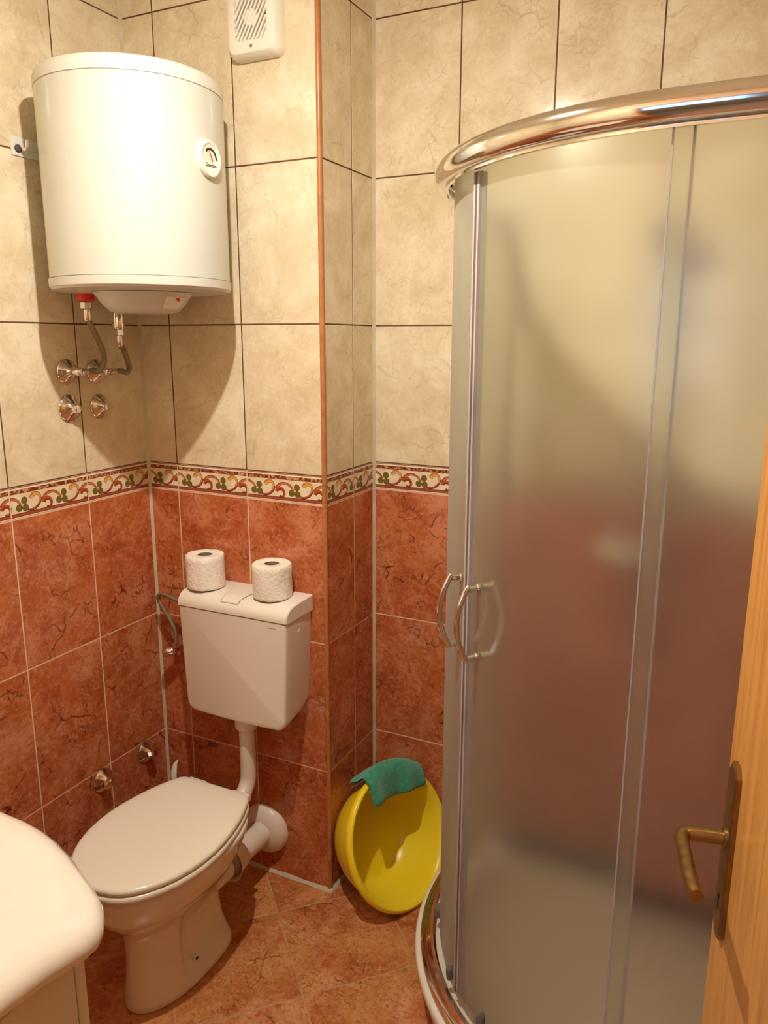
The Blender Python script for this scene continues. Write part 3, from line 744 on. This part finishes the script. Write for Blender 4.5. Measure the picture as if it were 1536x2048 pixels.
# ------------------------------------------------------------------ toilet paper
def roll(label, x, y, seed):
    z = .9435; o_ = (x, y, z)
    t = thing('toilet_roll', label, 'toilet roll', o_, 'toilet rolls on the cistern')
    rnd = random.Random(seed); rings = []; n = 64
    prof_ = [(.052, 0), (.0545, .002), (.055, .008), (.0553, .03), (.0548, .055), (.055, .08), (.0545, .093), (.0525, .0955)]
    ph = [rnd.uniform(0, 6) for _ in range(4)]
    for r_0, h in prof_:
        rings.append([Vector((x, y, z+h))+Vector((math.cos(2*PI*k/n), math.sin(2*PI*k/n), 0))*(r_0+.0007*math.sin(3*2*PI*k/n+ph[0]+h*40)+.0005*math.sin(7*2*PI*k/n+ph[1]-h*60)+(.0022 if abs(((k/n)-.82)) < .02 else 0)) for k in range(n)])
    inner = [(.022, .0955), (.0205, .094), (.0205, .0)]
    for r_0, h in inner: rings.append([(x+r_0*math.cos(2*PI*k/n), y+r_0*math.sin(2*PI*k/n), z+h) for k in range(n)])
    b = B(o_); b.rings(rings, False, False); b.obj('paper', PAPER, t, angle=50)
    b = B(o_); b.lathe([(.0203, .001), (.0203, .0945), (.0193, .0945), (.0193, .001)], (x, y, z), seg=32, cap0=False, cap1=False); b.obj('cardboard_core', CARD, t)
roll('white toilet roll on the left end of the cistern lid', .252, -.068, 1)
roll('white toilet roll on the right end of the cistern lid beside the button', .476, -.060, 5)

# ------------------------------------------------------------------ toilet brush behind the pan
o_ = (.13, -.10, 0)
tb = thing('toilet_brush', 'white curved handle tip of a brush standing behind the toilet lid in the corner', 'brush', o_)
B(o_).lathe([(.045, 0), (.048, .004), (.044, .12), (.046, .16), (.042, .16), (.040, .01)], (.13, -.10, 0), seg=32, cap1=False).obj('holder', WHITEPL, tb)
B(o_).tube(smooth_path([(.13, -.10, .01), (.13, -.10, .20), (.124, -.104, .27), (.116, -.104, .31), (.118, -.098, .345), (.126, -.094, .364)], 6), [.007]*12+[.010]*6+[.011]*4+[.009]*3+[.0075, .006, .005, .004, .003, .002], 14, ratio=.7).obj('handle', WHITEPL, tb)

# ------------------------------------------------------------------ yellow washtub on its side
BN = Vector((math.cos(.397)*math.cos(-.292), math.cos(.397)*math.sin(-.292), math.sin(.397))).normalized()
BR = .205
BC = Vector((.815, .082, BR*math.cos(.397)+.0035))
BA = Vector((-math.sin(-.292), math.cos(-.292), 0)); BBv = BN.cross(BA)
prof_o = [(.120, -.158), (.128, -.157), (.138, -.150), (.152, -.128), (.168, -.095), (.182, -.060), (.190, -.032), (.192, -.024), (.198, -.021), (.204, -.018), (.205, -.013), (.203, -.006), (.199, -.002), (.195, -.0005), (.190, -.003), (.184, -.009), (.180, -.014), (.177, -.022), (.172, -.060), (.160, -.095), (.146, -.126), (.134, -.146), (.124, -.152), (.11, -.1535), (.05, -.154), (.002, -.154)]
ob = BC-BN*.08; ob.z = 0
b = B(ob); b.lathe([(.002, -.158), (.05, -.158)]+prof_o, BC, BN, 96, True, True)
wt = b.obj('washtub', YELLOW, None, angle=40); wt.location = ob
tag(wt, 'yellow round plastic tub lying on its side between the shaft and the shower', 'tub')

# green cloth over the rim
def rim_pt(th, r=BR): return BC+(BA*math.cos(th)+BBv*math.sin(th))*r
def make_cloth():
    nU, T0, T1 = 22, R(110), R(46)
    rows = []
    for i in range(nU+1):
        s_ = i/nU; th = T0+(T1-T0)*s_
        er = (BA*math.cos(th)+BBv*math.sin(th)); P = BC+er*(BR+.0045)-BN*.008
        Z = Vector((0, 0, 1))
        wob = .005*math.sin(s_*9+1)+.003*math.sin(s_*21)
        inl = .074-.022*s_+.034*math.sin(PI*s_)**.8          # flap inside the opening
        outl = .085-.030*s_
        def layer(h, k):
            L_ = []
            # outside flap rests on the tub wall and sags outward at the left end
            back = -BN*.85-er*.40
            L_.append(P+er*(h*2.4+.006)-BN*.012+back*(outl+k)+Z*.004)
            L_.append(P+er*(h*2.0+.009)-BN*.012+back*(outl+k)*.66+er*wob)
            L_.append(P+er*(h+.006)-BN*.012+back*(outl+k)*.33)
            L_.append(P+er*(h+.008)-BN*.010)
            L_.append(P+er*(h+.011)-BN*.001)
            L_.append(P+er*(h+.008)+BN*.010)
            dn = -Z*.93+BN*.22
            base = P+BN*(.014+h)+er*.002
            for q in (.2, .45, .7, 1.0): L_.append(base+dn*(inl+k)*q+BN*(wob*q*2.0)+BA*(.010*q*math.sin(s_*7)))
            return L_
        A_ = layer(.0, .013-.004*s_); C_ = layer(.0075, -.003)
        mid = (A_[-1]+C_[-1])/2-Vector((0, 0, .004))
        rows.append(A_+[mid]+C_[::-1])
    b = B(); b.rings(rows, False, False, closed=False)
    o = b.obj('cloth', CLOTH, None, angle=75)
    m_ = o.modifiers.new('thick', 'SOLIDIFY'); m_.thickness = .0042; m_.offset = 0
    m2 = o.modifiers.new('soft', 'SUBSURF'); m2.levels = 1; m2.render_levels = 2
    tag(o, 'folded green microfibre cloth draped over the rim of the yellow tub', 'cloth')
make_cloth()

# ------------------------------------------------------------------ washbasin and vanity cabinet
BSX = .458
half = [(0, -.970), (.05, -.970), (.12, -.972), (.17, -.979), (.21, -.989), (.26, -1.006), (.31, -1.027), (.35, -1.044), (.380, -1.060), (.402, -1.078), (.418, -1.097), (.426, -1.115), (.427, -1.137), (.421, -1.160), (.412, -1.195), (.405, -1.25), (.400, -1.35), (.398, YN+.002)]
full = [(BSX+a, y) for a, y in half]+[(BSX-a, y) for a, y in half[::-1][:-1]]
def off_ring(ins, z, front=1.0):
    out = []; n = len(full)
    for i, (x, y) in enumerate(full):
        a = full[(i-1) % n]; c = full[(i+1) % n]
        if y <= YN+.003: out.append((x-math.copysign(ins, x-BSX), y, z)); continue
        tx, ty = c[0]-a[0], c[1]-a[1]; L_ = math.hypot(tx, ty); nx, ny = ty/L_, -tx/L_
        if nx*(x-BSX)+ny*(y+1.3) < 0: nx, ny = -nx, -ny
        out.append((x-nx*ins, y-ny*ins, z))
    return out
def inner(rx, ry, z, cx=.40, cy=-1.24):
    out = []
    for (x, y) in full:
        a = math.atan2(y-cy, x-cx); out.append((cx+rx*math.cos(a), cy+ry*math.sin(a), z))
    return out
o_ = (BSX, -1.3, .79)
b = B(o_)
b.rings([off_ring(.10, .792), off_ring(.035, .793), off_ring(.010, .797), off_ring(.001, .805), off_ring(0, .815), off_ring(.003, .825), off_ring(.012, .834), off_ring(.026, .840), off_ring(.05, .842),
         inner(.235, .175, .842), inner(.225, .165, .838), inner(.215, .155, .825), inner(.19, .135, .78), inner(.14, .10, .735), inner(.05, .04, .722)])
wbs = b.obj('washbasin', CERAMIC, None, angle=60); wbs.location = o_
tag(wbs, 'white bow fronted ceramic washbasin at the lower left, rounded corner', 'washbasin')
o_ = (BSX, -1.3, 0)
vc = thing('vanity_cabinet', 'white vanity cabinet under the washbasin', 'cabinet', o_)
B(o_).box(.055, .073, YN+.002, -1.132, .06, .790).obj('side_panel', CABM, vc, smooth=False)
B(o_).box(.832, .850, YN+.002, -1.132, .06, .790).obj('side_panel', CABM, vc, smooth=False)
B(o_).box(.073, .832, YN+.002, -1.132, .06, .078).obj('bottom_panel', CABM, vc, smooth=False)
B(o_).box(.075, .842, YN+.002, -1.16, .0, .06).obj('plinth', CABM, vc, smooth=False)
for xa, xb in ((.056, .450), (.455, .849)):
    dd = B(o_).box(xa, xb, -1.129, -1.111, .065, .780, .002).obj('door', CABM, vc)
    B(o_).lathe([(.005, 0), (.005, .018), (.012, .020), (.012, .026), (.008, .028)], ((xb-.04) if xa < .1 else (xa+.04), -1.1115, .70), (0, 1, 0), 18).obj('knob', CHROME, dd)

# ------------------------------------------------------------------ shower
SX, SY = 1.522, 0.005             # centre of the quadrant arc
def quad(Rr, z, n=40, a0=180, a1=270, straight=True):
    """plan path: from the shower wall straight, round the arc, straight to the right wall"""
    pts = []
    if straight: pts.append((SX-Rr, DY-.001, z)); 
    if straight: pts.append((SX-Rr, (DY+SY)/2, z))
    for i in range(n+1):
        a = R(a0+(a1-a0)*i/n); pts.append((SX+Rr*math.cos(a), SY+Rr*math.sin(a), z))
    if straight: pts.append(((XR+SX)/2, SY-Rr, z)); pts.append((XR-.001, SY-Rr, z))
    return pts
def arc_dir(a): return Vector((math.cos(a), math.sin(a), 0))
ZT = .150
o_ = (SX, SY, 0)
def loop(Rr, z, n=40): # closed outline incl. wall corner
    p = quad(Rr, z, n); return p+[(XR-.001, DY-.001, z)]
tr = B(o_)
tr.rings([loop(.545, .004), loop(.548, .02), loop(.569, .10), loop(.577, .125), loop(.579, .140), loop(.576, .148), loop(.570, .1505), loop(.530, .1505), loop(.515, .149), loop(.500, .140), loop(.485, .085), loop(.470, .070), loop(.40, .066)])
tr_o = tr.obj('shower_tray', TRAYM, None, angle=50); tr_o.location = o_
tag(tr_o, 'white quadrant shower tray with rounded front in the right corner', 'shower tray')
# the inner offset loops keep their wall corner, so the basin of the tray is cut by the walls only

en = thing('shower_enclosure', 'curved frosted glass shower enclosure with chrome rails in the right corner', 'shower', o_)
def profile_sweep(b, sect, n=48, a0=180, a1=270, straight=True):
    """sect: closed list of (radius, z)"""
    cols = [quad(Rr, z, n, a0, a1, straight) for Rr, z in sect]
    b.rings([[cols[j][i] for j in range(len(sect))] for i in range(len(cols[0]))])
sect = [(.541+.019*math.cos(2*PI*k/24), 1.965+.0235*math.sin(2*PI*k/24)) for k in range(24)]
b = B(o_); profile_sweep(b, sect); b.obj('top_rail', CHROME_RAIL, en, angle=60)
b = B(o_); profile_sweep(b, [(.533, 1.937), (.540, 1.937), (.540, 1.950), (.533, 1.950)]); b.obj('track_lip', CHROME_RAIL, en)
sect = [(.529, .1512), (.562, .1512), (.566, .154), (.564, .160), (.556, .165), (.549, .166), (.547, .172), (.541, .176), (.533, .176), (.529, .172)]
b = B(o_); profile_sweep(b, sect); b.obj('bottom_rail', CHROME_RAIL, en, angle=30)
def glass_panel(name, Rr, a0, a1, z0, z1, th=.005, n=26):
    b = B(o_); rings = []
    for i in range(n+1):
        a = R(a0+(a1-a0)*i/n); rings.append([(SX+q*math.cos(a), SY+q*math.sin(a), z) for q, z in ((Rr, z0), (Rr+th, z0), (Rr+th, z1), (Rr, z1))])
    b.rings(rings)
    return b.obj(name, None, en, angle=30, mats=GLASS, fmat=[1 if (i < 4*n and i % 4 == 1) else 0 for i in range(len(b.f))])
RG = .512
dl = glass_panel('sliding_door', RG, 181, 224.6, .185, 1.955)
dr = glass_panel('sliding_door', RG, 225.4, 271.0, .185, 1.955)
# fixed straight panels
fxL = B(o_).box(SX-.530, SX-.525, .02, DY-.004, .178, 1.95).obj('fixed_panel', None, en, smooth=False, mats=GLASS, fmat=[0, 0, 0, 0, 1, 0])
fxR = B(o_).box(1.503, XR-.004, SY-.533, SY-.528, .178, 1.95).obj('fixed_panel', None, en, smooth=False, mats=GLASS, fmat=[0, 0, 1, 0, 0, 0])
B(o_).box(XR-.022, XR-.001, SY-.540, SY-.515, .176, 1.935, .003).obj('wall_profile', CHROME_RAIL, en)
B(o_).box(SX-.540, SX-.515, DY-.022, DY-.001, .176, 1.935, .003).obj('wall_profile', CHROME_RAIL, en)
# seals where the doors meet
def seal(parent, a, w_, mm, r0, r1, z0=.187, z1=1.938):
    b = B(o_); rings = []
    for z in (z0, z1):
        rings.append([(SX+q*math.cos(R(aa)), SY+q*math.sin(R(aa)), z) for q, aa in ((r0, a-w_/2), (r1, a-w_/2), (r1, a+w_/2), (r0, a+w_/2))])
    b.rings(rings); return b.obj('magnetic_seal', mm, parent, smooth=False)
seal(dl, 224.25, .75, SEALM, RG-.004, RG+.012)
seal(dr, 225.05, .55, SEALD, RG-.004, RG+.011)
seal(dr, 225.75, .75, SEALM, RG-.004, RG+.011)
b = B(o_); b.box(1.5275, 1.5315, SY-.520, SY-.509, .19, 1.95); b.obj('edge_seal', SEALM, dr, smooth=False)
b = B(o_); b.box(1.5005, 1.5032, SY-.5335, SY-.5275, .18, 1.95); b.obj('edge_seal', SEALM, fxR, smooth=False)
# handles (outside and inside bow)
def handle(parent, a_post, zc, hh, lean):
    for side, base in ((1, RG+.005), (-1, RG)):
        b = B(o_)
        for z in (zc-hh, zc+hh):
            P = Vector((SX, SY, z))+arc_dir(R(a_post))*base
            b.lathe([(.009, 0), (.009, .004), (.0065, .006), (.0065, .023)], P, arc_dir(R(a_post))*side, 18)
        pts = []
        for i in range(21):
            s_ = i/20; bow = math.sin(PI*s_)**.8
            P = Vector((SX, SY, 0))+arc_dir(R(a_post)+lean*bow*.02/.51)*(base+side*(.022+.026*bow))
            P.z = zc-hh-.006+(2*hh+.012)*s_; pts.append(P)
        b.tube(pts, .0062, 12, True, .75)
        b.obj('handle', CHROME, parent, angle=50)
handle(dl, 221.0, 1.094, .0725, 0)
handle(dr, 229.6, 1.094, .0725, 0)
# guides at the foot of the doors, rollers at the top
for parent, angs in ((dl, (199, 221.0)), (dr, (236.5, 262))):
    for a in angs:
        P = Vector((SX, SY, .207))+arc_dir(R(a))*(RG+.004)
        rings = []
        tdir = Vector((-math.sin(R(a)), math.cos(R(a)), 0)); n_ = 14
        for q, sc in ((0, 1), (.010, 1), (.014, .75), (.015, .4)):
            rings.append([P+arc_dir(R(a))*q+(tdir*math.cos(2*PI*k/n_)*.0085+Vector((0, 0, 1))*math.sin(2*PI*k/n_)*(.021 if math.sin(2*PI*k/n_) > 0 else .024))*sc for k in range(n_)])
        b = B(o_); b.rings(rings); b.obj('guide', GREYPL, parent)
        P = Vector((SX, SY, 1.957))+arc_dir(R(a))*(RG+.004)
        b = B(o_); b.lathe([(.009, 0), (.010, .003), (.010, .006), (.007, .008)], P, arc_dir(R(a)), 20); b.obj('roller', CHROME, parent)

# mixer and hand shower seen blurred through the glass
o_ = (1.36, DY, 1.09)
mx = thing('shower_mixer', 'chrome shower mixer seen blurred through the frosted glass', 'tap', o_)
B(o_).lathe([(.014, -.060), (.017, -.055), (.017, .055), (.014, .060)], (1.36, DY-.055, 1.09), (1, 0, 0), 24).obj('mixer_body', CHROME, mx)
for sx in (-.06, .06): B(o_).lathe([(.028, 0), (.024, .01), (.014, .014), (.014, .05)], (1.36+sx, DY, 1.09), (0, -1, 0), 24).obj('wall_union', CHROME, mx)
B(o_).tube([(1.36, DY-.055, 1.11), (1.36, DY-.075, 1.125), (1.36, DY-.13, 1.14)], [.012, .009, .008], 14).obj('lever', CHROME, mx)
o_ = (1.431, DY, 1.86)
hs = thing('hand_shower', 'chrome hand shower on its wall bracket seen blurred through the frosted glass', 'shower head', o_)
B(o_).lathe([(.02, 0), (.02, .02), (.012, .05)], (1.431, DY, 1.83), (0, -1, 0), 20).obj('bracket', CHROME, hs)
B(o_).tube(smooth_path([(1.431, DY-.045, 1.72), (1.431, DY-.055, 1.82), (1.431, DY-.075, 1.88)], 5), .012, 16).obj('grip', CHROME, hs)
B(o_).lathe([(.015, 0), (.038, .02), (.042, .03), (.040, .034)], (1.431, DY-.07, 1.895), (0, -.85, -.4), 28).obj('head', CHROME, hs)
B(o_).tube(smooth_path([(1.431, DY-.045, 1.72), (1.45, DY-.06, 1.45), (1.49, DY-.06, 1.05), (1.46, DY-.05, .86), (1.40, DY-.05, .92), (1.38, DY-.055, 1.065)], 8), .007, 12).obj('shower_hose', BRAID, hs)

# ------------------------------------------------------------------ room door, opened inwards
hdir = Vector((math.sin(R(13.5)), -math.cos(R(13.5)), 0))      # from free edge towards the hinges
nface = Vector((-hdir.y, hdir.x, 0)).normalized()
if nface.x > 0: nface = -nface                                 # faces the room (left in the picture)
S0 = Vector((1.666, -.765, 1.0))                               # handle axis on the plate
F0 = S0-hdir*.048-nface*.006; F0.z = 0
LEN = min(.74, .74)
dr_root = bpy.data.objects.new('door_2', None); COL.objects.link(dr_root); dr_root.location = F0+hdir*LEN
dr_root['kind'] = 'structure'
def frame_box(b, P, a0, a1, n0, n1, z0, z1):
    vs = [P+hdir*a+nface*n_+Vector((0, 0, z)) for z in (z0, z1) for n_ in (n0, n1) for a in (a0, a1)]
    b.add(vs, [(0, 2, 3, 1), (4, 5, 7, 6), (0, 1, 5, 4), (2, 6, 7, 3), (0, 4, 6, 2), (1, 3, 7, 5)])
b = B(dr_root.location); frame_box(b, F0, 0, LEN, -.038, 0, .012, 2.03); b.obj('door_leaf', WOOD, dr_root, smooth=False)
# lever set
b = B(dr_root.location); PL = S0-nface*.006
def plate_ring(n_, ins):
    hw_, zt, zb, ch = .019-ins, .108-ins, .150-ins, .012
    pts = [(-hw_, zt-ch), (-hw_+ch*.8, zt), (hw_-ch*.8, zt), (hw_, zt-ch), (hw_, -zb+ch), (hw_-ch*.8, -zb), (-hw_+ch*.8, -zb), (-hw_, -zb+ch)]
    return [PL+hdir*a+Vector((0, 0, z))+nface*n_ for a, z in pts]
b.rings([plate_ring(.0, 0), plate_ring(.0055, 0), plate_ring(.0080, .003)])
hp = b.obj('door_handle', BRONZE, dr_root, smooth=False)
b = B(dr_root.location); L0 = PL+nface*.008
b.lathe([(.014, -.001), (.014, .003), (.011, .004)], L0, nface, 24)
neck = [L0, L0+nface*.025, L0+nface*.042, L0+nface*.052+hdir*.004, L0+nface*.057+hdir*.016, L0+nface*.057+hdir*.04, L0+nface*.058+hdir*.07, L0+nface*.058+hdir*.10, L0+nface*.056+hdir*.125]
pth = smooth_path(neck, 6); rd = []
for i, p in enumerate(pth):
    s_ = (p-L0).dot(hdir)
    rd.append(.0095 if s_ < .02 else .0088+.0004*math.sin((s_-.02)*2*PI/.022))
b.tube(pth, rd, 18); lv = b.obj('lever', BRONZE, hp, angle=60)
b = B(dr_root.location)
b.lathe([(.0035, -.001), (.0035, .0006)], PL+nface*.008+Vector((0, 0, -.088)), nface, 14)
frame_box(b, PL+nface*.008+Vector((0, 0, -.1)), -.0018, .0018, -.001, .0006, -.008, .011); b.obj('keyhole_shade', DARK, hp, smooth=False)  # dark shape on the plate paints the shade in the keyhole
for z in (.25, 1.75):
    B(dr_root.location).lathe([(.009, -.04), (.009, .04)], F0+hdir*LEN+Vector((0, 0, z))-nface*.0, (0, 0, 1), 14).obj('hinge', BRONZE, dr_root)
